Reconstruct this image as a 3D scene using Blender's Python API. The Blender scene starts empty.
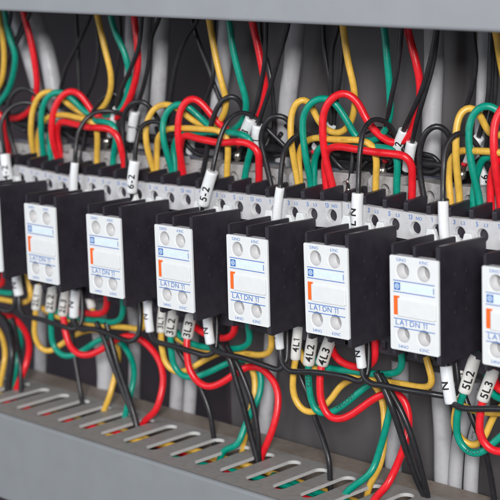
import bpy, bmesh, math, random
from mathutils import Vector, Matrix
random.seed(7)
S = 0.1                                   # the scene is written in millimetres, one Blender unit is a centimetre
scene = bpy.context.scene
COL = scene.collection

# ------------------------------------------------------------------ camera
F = 1635.819; YAW, PIT, ROL = .769, .187, -.033
CP = Vector((621.068, -486.581, 122.115))
fwd = Vector((math.sin(-YAW)*math.cos(PIT), math.cos(YAW)*math.cos(PIT), -math.sin(PIT)))
r0 = Vector((math.cos(YAW), math.sin(YAW), 0)); u0 = r0.cross(fwd)
CR = math.cos(ROL)*r0 + math.sin(ROL)*u0
CU = -math.sin(ROL)*r0 + math.cos(ROL)*u0
def at(px, py, Y):
    """world point (mm) seen at photo position px,py and standing Y mm behind the block fronts"""
    d = fwd + CR*((px-250)/F) - CU*((py-250)/F)
    return CP + d*((Y-CP.y)/d.y)

# ------------------------------------------------------------------ materials
def mat(name, col, rough=.45, noise=.06, nscale=6, bump=.02, bscale=60, metal=0, spec=.5, coat=0, dirt=None, emit=None):
    m = bpy.data.materials.new(name); m.use_nodes = True
    nt = m.node_tree; N = nt.nodes; L = nt.links
    b = N['Principled BSDF']
    b.inputs['Roughness'].default_value = rough
    b.inputs['Metallic'].default_value = metal
    b.inputs['Specular IOR Level'].default_value = spec
    b.inputs['Coat Weight'].default_value = coat
    tc = N.new('ShaderNodeTexCoord')
    n = N.new('ShaderNodeTexNoise'); n.inputs['Scale'].default_value = nscale; n.inputs['Detail'].default_value = 5
    L.new(tc.outputs['Object'], n.inputs['Vector'])
    mr = N.new('ShaderNodeMapRange'); mr.inputs['From Min'].default_value = .3; mr.inputs['From Max'].default_value = .7
    mr.inputs['To Min'].default_value = 1-noise; mr.inputs['To Max'].default_value = 1+noise
    L.new(n.outputs['Fac'], mr.inputs['Value'])
    mx = N.new('ShaderNodeVectorMath'); mx.operation = 'SCALE'; mx.inputs[0].default_value = col
    L.new(mr.outputs['Result'], mx.inputs['Scale'])
    out = mx.outputs['Vector']
    if dirt:
        dcol, dscale, lo, hi, amt = dirt
        d = N.new('ShaderNodeTexNoise'); d.inputs['Scale'].default_value = dscale; d.inputs['Detail'].default_value = 8
        L.new(tc.outputs['Object'], d.inputs['Vector'])
        r = N.new('ShaderNodeMapRange'); r.inputs['From Min'].default_value = lo; r.inputs['From Max'].default_value = hi
        r.inputs['To Max'].default_value = amt
        L.new(d.outputs['Fac'], r.inputs['Value'])
        mi = N.new('ShaderNodeMix'); mi.data_type = 'RGBA'
        L.new(r.outputs['Result'], mi.inputs['Factor']); L.new(out, mi.inputs['A'])
        mi.inputs['B'].default_value = (*dcol, 1); out = mi.outputs['Result']
    L.new(out, b.inputs['Base Color'])
    r2 = N.new('ShaderNodeMapRange'); r2.inputs['To Min'].default_value = max(0, rough-.08); r2.inputs['To Max'].default_value = rough+.1
    L.new(n.outputs['Fac'], r2.inputs['Value']); L.new(r2.outputs['Result'], b.inputs['Roughness'])
    if bump:
        n2 = N.new('ShaderNodeTexNoise'); n2.inputs['Scale'].default_value = bscale; n2.inputs['Detail'].default_value = 3
        L.new(tc.outputs['Object'], n2.inputs['Vector'])
        bp = N.new('ShaderNodeBump'); bp.inputs['Strength'].default_value = .5; bp.inputs['Distance'].default_value = bump
        L.new(n2.outputs['Fac'], bp.inputs['Height']); L.new(bp.outputs['Normal'], b.inputs['Normal'])
    return m
M = {
 'white':  mat('white_plastic', (.745,.765,.77), .38, .02, 3, .002, 40),
 'shaded_well':   mat('shaded_well_plastic', (.56,.56,.57), .45, .03, 3, .002, 40),  # white plastic greyed, shade inside the wells put into the colour
 'lgrey':  mat('light_grey_plastic', (.56,.56,.58), .42, .04, 3, .004, 30, dirt=((.25,.24,.24), 9, .58, .8, .5)),
 'tier':   mat('dull_grey_plastic', (.36,.35,.35), .5, .06, 4, .005, 30, dirt=((.14,.13,.13), 7, .5, .75, .6)),
 'black':  mat('black_plastic', (.026,.023,.031), .36, .15, 2, .0015, 14, spec=.5, dirt=((.055,.055,.06), 3, .6, .95, .35)),
 'slate':  mat('slate_plastic', (.075,.08,.11), .5, .1, 5, .004, 40),
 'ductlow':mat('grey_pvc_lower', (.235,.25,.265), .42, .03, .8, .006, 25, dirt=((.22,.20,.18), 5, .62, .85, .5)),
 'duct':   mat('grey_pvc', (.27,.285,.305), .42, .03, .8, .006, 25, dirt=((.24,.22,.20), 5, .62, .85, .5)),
 'edge':   mat('pale_pvc_edge', (.52,.52,.52), .5, .05, 3, .004, 20),  # slot rims, a paler grey than the face around them
 'ductin': mat('grey_pvc_slotted', (.31,.30,.29), .5, .05, 2, .006, 25, dirt=((.16,.12,.09), 3, .5, .9, .5)),  # same PVC as the cover, warm light on the top tinted in
 'panel':  mat('painted_steel_panel', (.088,.083,.086), .42, .05, .3, .003, 30, dirt=((.07,.065,.07), .8, .5, .9, .4)),
 'shade_panel': mat('shade_darkened_steel', (.034,.024,.031), .45, .08, .6, .003, 30),  # steel colour darkened to stand for light fading towards the left
 'lip':    mat('brown_reflection_pvc', (.26,.215,.185), .5, .1, 3, .006, 25, dirt=((.16,.11,.08), 4, .5, .9, .6)),  # brown reflection along the back rim painted into the grey PVC
 'red':    mat('red_pvc', (.74,.012,.022), .33, .10, 4, .010, 18),
 'green':  mat('green_pvc', (.0,.27,.19), .33, .10, 4, .010, 18),
 'yellow': mat('yellow_pvc', (.72,.43,.065), .33, .10, 4, .010, 18),
 'wblack': mat('black_pvc', (.017,.017,.020), .36, .2, 4, .007, 16),
 'cable':  mat('pale_grey_pvc', (.42,.42,.44), .45, .06, 2, .006, 10, dirt=((.2,.19,.19), 2, .5, .8, .5)),
 'sleeve': mat('white_sleeve', (.78,.80,.82), .42, .03, 5, .004, 20),
 'sleeve2':mat('ivory_sleeve', (.68,.67,.64), .48, .04, 5, .004, 20),
 'blue':   mat('blue_ink', (.035,.16,.50), .45, .05, 5, 0),
 'pale':   mat('pale_blue_ink', (.70,.82,.88), .45, .05, 5, 0),
 'ink':    mat('black_ink', (.012,.012,.014), .5, .05, 5, 0),
 'faint':  mat('faded_brown_ink', (.30,.17,.03), .5, .05, 5, 0),
 'orange': mat('orange_plastic', (.86,.14,.012), .4, .05, 5, .002, 30),
 'metal':  mat('tinned_metal', (.55,.52,.48), .28, .1, 8, .006, 30, metal=1),
 'screw':  mat('screw_steel', (.12,.11,.10), .4, .1, 8, .006, 30, metal=.8),
 'rail':   mat('zinc_rail', (.30,.30,.31), .35, .1, 4, .003, 30, metal=.8),
}

# ------------------------------------------------------------------ helpers
def tag(o, label=None, cat=None, group=None, kind=None):
    if label: o['label'] = label
    if cat: o['category'] = cat
    if group: o['group'] = group
    if kind: o['kind'] = kind
    return o
def empty(name, loc, rot=(0,0,0)):
    o = bpy.data.objects.new(name, None); o.empty_display_size = .5
    o.location = Vector(loc)*S; o.rotation_euler = rot; COL.objects.link(o); return o
class MB:
    def __init__(s): s.bm = bmesh.new(); s.smooth = False
    def face(s, pts, sm=False):
        f = s.bm.faces.new([s.bm.verts.new(Vector(p)*S) for p in pts]); f.smooth = sm; return f
    def box(s, x0, x1, y0, y1, z0, z1):
        v = [s.bm.verts.new(Vector((x, y, z))*S) for x in (x0, x1) for y in (y0, y1) for z in (z0, z1)]
        for q in ((0,1,3,2),(4,6,7,5),(0,4,5,1),(2,3,7,6),(0,2,6,4),(1,5,7,3)): s.bm.faces.new([v[i] for i in q])
    def prism(s, pts, axis, a, b):
        """pts: 2D outline; axis 'x': (y,z) outline extruded x=a..b ; 'y': (x,z) ; 'z': (x,y)"""
        def P(p, c):
            return {'x': (c, p[0], p[1]), 'y': (p[0], c, p[1]), 'z': (p[0], p[1], c)}[axis]
        A = [s.bm.verts.new(Vector(P(p, a))*S) for p in pts]; B = [s.bm.verts.new(Vector(P(p, b))*S) for p in pts]
        s.bm.faces.new(A); s.bm.faces.new(B[::-1]); n = len(pts)
        for i in range(n): s.bm.faces.new((A[i], A[(i+1) % n], B[(i+1) % n], B[i]))
    def lathe(s, origin, axis, prof, n=24):
        """prof: list of (distance along axis, radius)"""
        ax = Vector(axis).normalized(); t = ax.orthogonal().normalized(); b = ax.cross(t); rings = []
        for d, r in prof:
            c = Vector(origin) + ax*d
            rings.append([s.bm.verts.new((c + (t*math.cos(2*math.pi*i/n) + b*math.sin(2*math.pi*i/n))*max(r, .001))*S) for i in range(n)])
        for A, B in zip(rings, rings[1:]):
            for i in range(n):
                f = s.bm.faces.new((A[i], A[(i+1) % n], B[(i+1) % n], B[i])); f.smooth = True
        s.bm.faces.new(rings[0]); s.bm.faces.new(rings[-1][::-1])
    def plate(s, outline, holes, y=0, n=28, rim=.35):
        """flat face in the x,z plane at y, with round wells: holes = (x, z, r, depth, r_bottom)"""
        bm = s.bm
        ov = [bm.verts.new(Vector((p[0], y, p[1]))*S) for p in outline]
        ed = [bm.edges.new((ov[i], ov[(i+1) % len(ov)])) for i in range(len(ov))]
        for (hx, hz, r, dep, rb) in holes:
            prof = [(0, r), (rim*.3, r-rim*.7), (rim, r-rim), (dep, rb)]
            rings = [[bm.verts.new(Vector((hx+R*math.cos(2*math.pi*i/n), y+d, hz+R*math.sin(2*math.pi*i/n)))*S) for i in range(n)] for d, R in prof]
            ed += [bm.edges.new((rings[0][i], rings[0][(i+1) % n])) for i in range(n)]
            for A, B in zip(rings, rings[1:]):
                for i in range(n):
                    f = bm.faces.new((A[i], A[(i+1) % n], B[(i+1) % n], B[i])); f.smooth = True
            bm.faces.new(rings[-1])
        bmesh.ops.triangle_fill(bm, use_beauty=True, use_dissolve=False, edges=ed)
        return ov
    def build(s, name, m, parent=None, bevel=0, loc=None):
        bm = s.bm; bmesh.ops.recalc_face_normals(bm, faces=bm.faces)
        if loc is not None: bmesh.ops.translate(bm, verts=bm.verts, vec=-Vector(loc)*S)
        me = bpy.data.meshes.new(name); bm.to_mesh(me); bm.free(); me.materials.append(M[m])
        o = bpy.data.objects.new(name, me); COL.objects.link(o)
        if parent: o.parent = parent
        if loc is not None: o.location = Vector(loc)*S
        if bevel:
            bv = o.modifiers.new('bevel', 'BEVEL'); bv.width = bevel*S; bv.segments = 2; bv.limit_method = 'ANGLE'; bv.angle_limit = math.radians(50)
            bv.harden_normals = False
        return o
def copy_tree(o, parent=None):
    c = o.copy(); COL.objects.link(c); c.parent = parent
    for ch in o.children: copy_tree(ch, c)
    return c

_tc = {}
def glyph(ch, bold=0., cut=False):
    """triangles of one letter, cap height 1, left edge at 0; (verts2d, faces, width). cut: sliced so that it can be bent"""
    k = (ch, bold, cut)
    if k in _tc: return _tc[k]
    bm = bmesh.new()
    if ch == ' ': _tc[k] = ([], [], .28); return _tc[k]
    if ch == '1':
        b = bold
        for q in ([(.22-b, 0), (.34+b, 0), (.34+b, 1), (.22-b, 1)], [(.22-b, 1), (.0, .80+b), (.0, .70-b), (.22-b, .84-b)]):
            bm.faces.new([bm.verts.new((x, y, 0)) for x, y in q])
    else:
        cu = bpy.data.curves.new('t', 'FONT'); cu.body = ch; cu.size = 1.0; cu.resolution_u = 4; cu.offset = bold
        ob = bpy.data.objects.new('t', cu); COL.objects.link(ob)
        dg = bpy.context.evaluated_depsgraph_get(); dg.update()
        me = bpy.data.meshes.new_from_object(ob.evaluated_get(dg)); bm.from_mesh(me)
        bpy.data.objects.remove(ob); bpy.data.curves.remove(cu); bpy.data.meshes.remove(me)
        for v in bm.verts: v.co = Vector((v.co.x/.7, v.co.y/.7, 0))
    if cut:
        for t in [i*.1 for i in range(0, 11)]:
            bmesh.ops.bisect_plane(bm, geom=bm.verts[:]+bm.edges[:]+bm.faces[:], plane_co=(0, t, 0), plane_no=(0, 1, 0), dist=1e-5)
    x0 = min(v.co.x for v in bm.verts); x1 = max(v.co.x for v in bm.verts)
    bm.verts.index_update()
    _tc[k] = ([(v.co.x-x0, v.co.y-.5) for v in bm.verts], [[v.index for v in f.verts] for f in bm.faces], x1-x0)
    bm.free(); return _tc[k]
GAP = .17
def flat_text(mb, txt, x, z, h, y, sx=1., bold=0):
    W = sum(glyph(c, bold)[2]+GAP for c in txt)-GAP; u = -W/2
    for c in txt:
        vs, fs, w = glyph(c, bold)
        V = [mb.bm.verts.new(Vector((x+(u+a)*h*sx, y, z+b*h))*S) for a, b in vs]
        for f in fs:
            try: mb.bm.faces.new([V[i] for i in f])
            except ValueError: pass
        u += w+GAP

# ---- tubes
def duct_top(px, py):
    """point (mm) where the upper face of the lower duct is seen at px,py"""
    d = fwd + CR*((px-250)/F) - CU*((py-250)/F)
    n = Vector((math.sin(.022), 0, math.cos(.022))); return CP + d*(n.dot(Vector((0, 0, -111.9))-CP)/n.dot(d))
def smooth_path(pts, step=1.3):
    P = [Vector(p) for p in pts]; P = [P[0]*2-P[1]] + P + [P[-1]*2-P[-2]]; out = []
    for i in range(1, len(P)-2):
        p0, p1, p2, p3 = P[i-1:i+3]; L = (p2-p1).length; n = max(2, int(L/step))
        t0 = 0; t1 = max((p1-p0).length, 1e-3)**.5; t2 = t1+max(L, 1e-3)**.5; t3 = t2+max((p3-p2).length, 1e-3)**.5
        for k in range(n):
            t = t1+(t2-t1)*k/n
            A1 = p0*((t1-t)/(t1-t0))+p1*((t-t0)/(t1-t0)); A2 = p1*((t2-t)/(t2-t1))+p2*((t-t1)/(t2-t1)); A3 = p2*((t3-t)/(t3-t2))+p3*((t-t2)/(t3-t2))
            B1 = A1*((t2-t)/(t2-t0))+A2*((t-t0)/(t2-t0)); B2 = A2*((t3-t)/(t3-t1))+A3*((t-t1)/(t3-t1))
            out.append(B1*((t2-t)/(t2-t1))+B2*((t-t1)/(t2-t1)))
    out.append(P[-2])
    for _ in range(3):                               # relax the hand-set kinks a little
        out = [out[0]] + [(out[i-1]+out[i]*2+out[i+1])/4 for i in range(1, len(out)-1)] + [out[-1]]
    return out
def tube(mb, path, r, n=14, cap=True):
    rings = []; N = len(path); prev = None
    for i, p in enumerate(path):
        t = (path[min(i+1, N-1)]-path[max(i-1, 0)]).normalized()
        if prev is None: nn = t.orthogonal().normalized()
        else: nn = (prev - t*prev.dot(t)).normalized()
        prev = nn; b = t.cross(nn)
        rr = r(i/(N-1)) if callable(r) else r
        rings.append([mb.bm.verts.new((p+(nn*math.cos(2*math.pi*k/n)+b*math.sin(2*math.pi*k/n))*rr)*S) for k in range(n)])
    for A, B in zip(rings, rings[1:]):
        for k in range(n):
            f = mb.bm.faces.new((A[k], A[(k+1) % n], B[(k+1) % n], B[k])); f.smooth = True
    if cap: mb.bm.faces.new(rings[0][::-1]); mb.bm.faces.new(rings[-1])
def text_on_tube(mb, path, r, txt, s0, h, n_dir, flip=1, adv=.72, bold=0):
    """letters laid round the surface of a tube, running along it from arc length s0"""
    cum = [0]
    for a, b in zip(path, path[1:]): cum.append(cum[-1]+(b-a).length)
    def ev(s):
        s = min(max(s, 0), cum[-1]-1e-4)
        for i in range(len(path)-1):
            if cum[i+1] >= s: break
        f = (s-cum[i])/max(cum[i+1]-cum[i], 1e-6); p = path[i].lerp(path[i+1], f); t = (path[i+1]-path[i]).normalized(); return p, t
    nd = Vector(n_dir).normalized()
    W = sum(glyph(c, bold, True)[2]+GAP for c in txt)-GAP
    s = s0 if s0 >= 0 else cum[-1]*(-s0)-flip*W*h/2             # negative s0: centred at that fraction of the length
    for ch in txt:
        vs, fs, w = glyph(ch, bold, True); V = []
        for a, b in vs:
            p, t = ev(s+a*h*flip); n = (nd-t*nd.dot(t)).normalized(); bt = n.cross(t)
            th = b*h*flip/r
            V.append(mb.bm.verts.new((p+(n*math.cos(th)+bt*math.sin(th))*(r+.05))*S))
        for f in fs:
            try: mb.bm.faces.new([V[i] for i in f])
            except ValueError: pass
        s += h*(w+GAP)*flip
VIEW = Vector((.62, -.74, .1))

RAD = {'red': 1.68, 'green': 1.55, 'yellow': 1.5, 'wblack': 1.12}
def wire(color, label, pts, r=None, sleeve=None, group=None, print_=None, name=None, cat='wire', ferrule=None):
    """pts: (px, py, Y).  sleeve=(x0,y0,x1,y1,Y0,Y1,radius,mat,text,text_dir,flip)"""
    r = r or RAD[color]
    if pts[-1][-1] == 'D':                        # drops into a slot of the lower duct
        e = duct_top(*pts[-1][:2]); body = list(pts[:-1]); n = len(body)
        for q, f in ((n-1, .8), (n-2, .45), (n-3, .15)):
            x, y, Y = body[q]; body[q] = (x, y, Y+(e.y-Y)*f)
        P_ = [at(*p) for p in body]; dr = (e-P_[-1]).normalized()
        path = smooth_path(P_+[e, e+Vector((dr.x*4, dr.y*3, -6)), e+Vector((dr.x*7, dr.y*3, -16))])
    else: path = smooth_path([at(*p) for p in pts])
    for sl in ([] if not sleeve else sleeve if isinstance(sleeve, list) else [sleeve]):     # the wire runs centred inside its sleeve
        a = at(sl[0], sl[1], sl[4]); b = at(sl[2], sl[3], sl[5]); ax = (b-a).normalized(); L = (b-a).length
        ins = [0 <= (p-a).dot(ax) <= L and ((p-a)-ax*(p-a).dot(ax)).length < 7 for p in path]
        if any(ins):
            i0 = ins.index(True); i1 = len(ins)-1-ins[::-1].index(True)
            for q in range(i0, i1+1): path[q] = a+ax*((path[q]-a).dot(ax))
            for _ in range(14):
                path = [p if (i in (0, len(path)-1) or i0 <= i <= i1 or i < i0-9 or i > i1+9) else (path[i-1]+p*2+path[i+1])/4 for i, p in enumerate(path)]
    # tiny hand-bent unevenness
    ph = random.random()*9
    path = [p + Vector((math.sin(i*.23+ph), math.cos(i*.19+ph*2), math.sin(i*.17+ph*3)))*.10 for i, p in enumerate(path)]
    mb = MB(); tube(mb, path, r)
    cn = {'wblack': 'black', 'cable': 'grey'}.get(color, color)
    o = mb.build(name or cn+'_wire', color, loc=path[0]); tag(o, label, cat, group)
    def child(m, nm, mt, par=o):
        c = m.build(nm, mt); c.location = -o.location if par is o else (0, 0, 0); c.parent = par; return c
    if print_:
        for (txt, s0, h, nd, fl) in print_:
            t = MB(); text_on_tube(t, path, r, txt, s0, h, nd, fl); child(t, 'printed_text', 'faint' if color == 'yellow' else 'ink')
    if sleeve:
        for sl in (sleeve if isinstance(sleeve, list) else [sleeve]):
            x0, y0, x1, y1, Ya, Yb, sr, sm, txt, nd, fl = sl
            a = at(x0, y0, Ya); b = at(x1, y1, Yb); L = (b-a).length
            sp = [a.lerp(b, i/12)+Vector((0, -.35*math.sin(math.pi*i/12), 0)) for i in range(13)]
            m = MB(); tube(m, [sp[0], sp[0].lerp(sp[1], .12)]+sp[1:-1]+[sp[-1].lerp(sp[-2], .12), sp[-1]],
                           lambda f, sr=sr: sr*(.93 if f in (0., 1.) else 1.0), 20)
            sc = child(m, 'marker_sleeve', sm)
            if txt:
                t = MB(); h = sr*1.25 if len(txt) > 1 else sr*1.3
                text_on_tube(t, sp, sr, txt, -(.62 if len(txt) > 2 else .5), h, nd, fl, bold=.025); child(t, 'lettering', 'ink', sc)
    if ferrule:
        fx, fy, fY = ferrule; a = at(fx, fy, fY)
        m = MB(); m.lathe(a, (0.1, .1, 1), [(-3, 1.5), (-1, 1.7), (0, 1.2), (2.5, 1.2), (2.7, 1.6), (5, 1.6)], 12); child(m, 'crimp_lug', 'metal')
    return o

# ------------------------------------------------------------------ setting
X0 = at(224, 200, 84).x
m = MB(); m.box(X0, 600, 84, 87, -400, 400); tag(m.build('back_panel', 'panel'), kind='structure')
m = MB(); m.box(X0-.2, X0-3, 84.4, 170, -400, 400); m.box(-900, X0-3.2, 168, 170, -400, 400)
tag(m.build('shade_recess', 'shade_panel'), kind='structure')  # added dark recess; light falling off to the left is put into its colour

# ------------------------------------------------------------------ cable ducts
def duct(label, z, x0, x1, slope, up):
    """up=1: slots on the upper face at z (lower duct); up=-1: slots on the under face at z (upper duct)"""
    root = empty('cable_duct', (0, 0, z), (0, slope, 0)); tag(root, label, 'cable duct', 'grey slotted cable ducts')
    u = up; H = (-111.2-at(0, 497, 2.1).z) if up > 0 else 78
    lo, hi = (-H, 0) if u > 0 else (0, H)
    # front cover with rounded lip
    c = MB()
    out = [(2.1, -H*u), (2.1, -1.5*u), (2.25, -.9*u), (2.65, -.4*u), (3.3, -.06*u), (4.0, -.05*u), (4.0, -1.6*u), (3.9, -2.2*u), (3.9, -H*u)]
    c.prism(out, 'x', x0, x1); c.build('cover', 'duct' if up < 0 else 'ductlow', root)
    ps = 16.45; sw = 7.3; ya, yb = 13.0, 47.0; xs0 = -49.5
    t = MB(); bm = t.bm; th = 1.6; rim = MB()
    i0 = int((x0-xs0)//ps)+1; i1 = int((x1-xs0)//ps)-1
    R = sw/2
    def cell(cx):
        for sgn in (-1, 1):
            edge = cx+sgn*ps/2
            arc = []
            for k in range(9):
                a = math.pi/2*k/8; arc.append((cx+sgn*R*math.sin(a), ya+R-R*math.cos(a)))
            for k in range(9):
                a = math.pi/2*k/8; arc.append((cx+sgn*R*math.cos(a), yb-R+R*math.sin(a)))
            poly = [(edge, 4.05), (cx, 4.05)] + arc + [(cx, yb+5), (edge, yb+5)]
            for zz in (0, -th*u):
                f = [bm.verts.new(Vector((p[0], p[1], zz))*S) for p in poly]; bm.faces.new(f)
            for a, b in zip(arc, arc[1:]):
                rim.face([(a[0], a[1], 0), (b[0], b[1], 0), (b[0], b[1], -th*u), (a[0], a[1], -th*u)])
    for i in range(i0, i1+1): cell(xs0+i*ps)
    XA = xs0+i0*ps-ps/2; XB = xs0+i1*ps+ps/2
    bmesh.ops.remove_doubles(bm, verts=bm.verts, dist=.0005)
    bmesh.ops.remove_doubles(rim.bm, verts=rim.bm.verts, dist=.0005)
    sd = t.build('slotted_side', 'ductin', root); rim.build('slot_rim', 'edge', sd)
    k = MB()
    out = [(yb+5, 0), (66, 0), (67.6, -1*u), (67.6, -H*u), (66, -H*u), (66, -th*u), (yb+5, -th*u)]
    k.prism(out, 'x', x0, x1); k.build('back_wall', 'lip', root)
    b = MB(); b.box(x0, x1, 4.3, 65.9, min(-H*u, -(H-2)*u), max(-H*u, -(H-2)*u)); b.build('base', 'ductin', root)
    return root
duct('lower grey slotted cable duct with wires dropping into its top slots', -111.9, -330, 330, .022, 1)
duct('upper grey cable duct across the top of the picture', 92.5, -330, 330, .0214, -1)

m = MB()
m.prism([(70, -32), (70, -30), (76.5, -30), (76.5, -9), (70, -9), (70, -7), (77.5, -7), (77.5, -32)], 'x', -320, 330)
m.box(-320, 330, 77.5, 83.9, -24, -14)
tag(m.build('mounting_rail', 'rail', loc=(0, 70, -20)), 'metal mounting rail running behind the row of contactors', 'rail')

# ------------------------------------------------------------------ contactors (behind, with numbered screw holes)
def make_contactor():
    root = empty('contactor', (0, 0, 0)); W = 44.7
    b = MB()
    b.box(.1, W-.1, 38.6, 69, -54, 6.0)
    b.box(.1, W-.1, 33.5, 38.6, -34, -3)
    b.build('housing', 'black', root, .4)
    tops = [5.6, 16.9, 28.1, 39.2]
    for nm, z0, z1, hz in (('terminal_face', -1.6, 9.7, 3.6), ('lower_terminal_face', -47.5, -36, -42)):
        f = MB()
        f.plate([(0, z0), (W, z0), (W, z1), (0, z1)], [(x, hz, 3.05, 4.8, 2.2) for x in tops], 36.6)
        f.face([(0, 36.6, z1), (W, 36.6, z1), (W, 38.9, z1+.2), (0, 38.9, z1+.2)])
        f.face([(W, 36.6, z0), (W, 36.6, z1), (W, 38.9, z1+.2), (W, 38.9, z0)])
        f.face([(0, 36.6, z0), (0, 36.6, z1), (0, 38.9, z1+.2), (0, 38.9, z0)])
        f.face([(0, 36.6, z0), (W, 36.6, z0), (W, 38.9, z0), (0, 38.9, z0)])
        ob = f.build(nm, 'lgrey' if nm == 'terminal_face' else 'black', root)
        if nm == 'terminal_face':
            t = MB()
            for x, (a, c) in zip(tops, (('1', 'L1'), ('3', 'L2'), ('5', 'L3'), ('13', 'NO'))):
                flat_text(t, a, x-2.5, 8.05, 1.9, 36.56, 1, .01); flat_text(t, c, x+1.9, 7.9, 1.3, 36.56, 1.1, .01)
            t.build('lettering', 'blue', ob)
        for x in tops:
            s = MB(); s.lathe((x, 41.6, hz), (0, -1, 0), [(0, 2.1), (.7, 2.1), (1.0, 1.7)], 16); s.build('screw', 'screw', root)
    for i, x in enumerate((1.0, 11.2, 22.4, 33.6)):
        d = MB(); d.prism([(37.0, 9.95), (37.0, 13.3), (38.2, 14.3), (50.5, 15.0), (50.5, 6.1), (39, 6.1), (39, 9.95)], 'x', x-1.1, x+1.2)
        d.build('partition', 'black', root, .3)
        d = MB(); d.prism([(37.5, -50.5), (37.5, -47.8), (39, -47.8), (50, -47.8), (50, -52), (38.4, -52)], 'x', x-1.1, x+1.2)
        d.build('partition', 'black', root, .3)
    c = MB(); c.prism([(38.6, 6.1), (38.6, 9.3), (50.4, 9.3), (50.4, 6.1)], 'x', .4, W-.4); c.build('terminal_floor', 'black', root)
    # coil terminals: the dull grey tier at the back, with two wells
    n = MB(); bm0 = len(n.bm.verts)
    ov = n.plate([(1.2, 8.5), (W-1.2, 8.5), (W-1.2, 17.5), (W-3.5, 19.8), (27, 20.2), (25.5, 17.2), (19, 17.2), (17.5, 20.2), (3.5, 19.8), (1.2, 17.5)],
                 [(10.3, 14, 2.9, 6, 2.4), (34.4, 14, 2.9, 6, 2.4)], 52.0)
    n.prism([(1.2, 8.5), (W-1.2, 8.5), (W-1.2, 17.5), (W-3.5, 19.8), (27, 20.2), (25.5, 17.2), (19, 17.2), (17.5, 20.2), (3.5, 19.8), (1.2, 17.5)][::1], 'y', 58.5, 60.5)
    ol = [(1.2, 8.5), (W-1.2, 8.5), (W-1.2, 17.5), (W-3.5, 19.8), (27, 20.2), (25.5, 17.2), (19, 17.2), (17.5, 20.2), (3.5, 19.8), (1.2, 17.5)]
    for a, d in zip(ol, ol[1:]+ol[:1]):
        n.face([(a[0], 52, a[1]), (d[0], 52, d[1]), (d[0], 58.5, d[1]), (a[0], 58.5, a[1])])
    n.build('coil_terminal', 'tier', root)
    for cx, w_, tz in ((4.0, 7.0, 4.6), (15.6, 5.6, 3.2), (22.6, 6.6, 4.3)):
        c = MB(); c.prism([(cx-w_/2, -2.5), (cx-w_/2, -1), (cx-w_/2+w_*.24, tz-.4), (cx-w_/2+w_*.3, tz), (cx+w_/2-w_*.3, tz), (cx+w_/2-w_*.24, tz-.4), (cx+w_/2, -1), (cx+w_/2, -2.5)], 'y', 34.0, 36.5); c.build('clip', 'white', root, .4)
    t = MB(); t.box(2.5, W-2.5, 60.6, 68.5, 5.9, 18.5); t.box(15, 30, 61.5, 67, 18.5, 20.5); t.build('top_cover', 'slate', root, .6)
    return root
ctx = [(-2, 0, 0), (-1, 1.6, -1.4), (0, .3, 0), (1, 0, .2), (2, 0, -.2), (3, -.4, 1.3), (4, 1.6, -.2), (5, 0, .6), (6, 0, 0)]
c_labels = ['leftmost grey and black contactor, cut by the left edge behind the 4-2 marker sleeve',
 'grey and black contactor right of the 4-2 marker sleeve, feeding the leftmost double wire loops',
 'contactor between the leftmost plain white sleeve and the 6-2 sleeve',
 'grey and black contactor between the 6-2 and 5-2 marker sleeves',
 'grey and black contactor just right of the 5-2 marker sleeve',
 'tilted grey and black contactor under the highest central red wire loop',
 'tilted contactor right of the marker sleeve lettered N L',
 'grey and black contactor under the rightmost yellow and green wire loops',
 'grey and black contactor cut by the right edge, rightmost of the row']
proto = make_contactor()
for n_, ((k, dl, dr), lab) in enumerate(zip(ctx, c_labels)):
    o = proto if n_ == 0 else copy_tree(proto)
    o.location = Vector((45*k-9.7, 0, dl))*S
    o.rotation_euler = (0, -math.atan2(dr-dl, 45), 0)
    tag(o, lab, 'contactor', 'contactors side by side on the rail')

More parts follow.
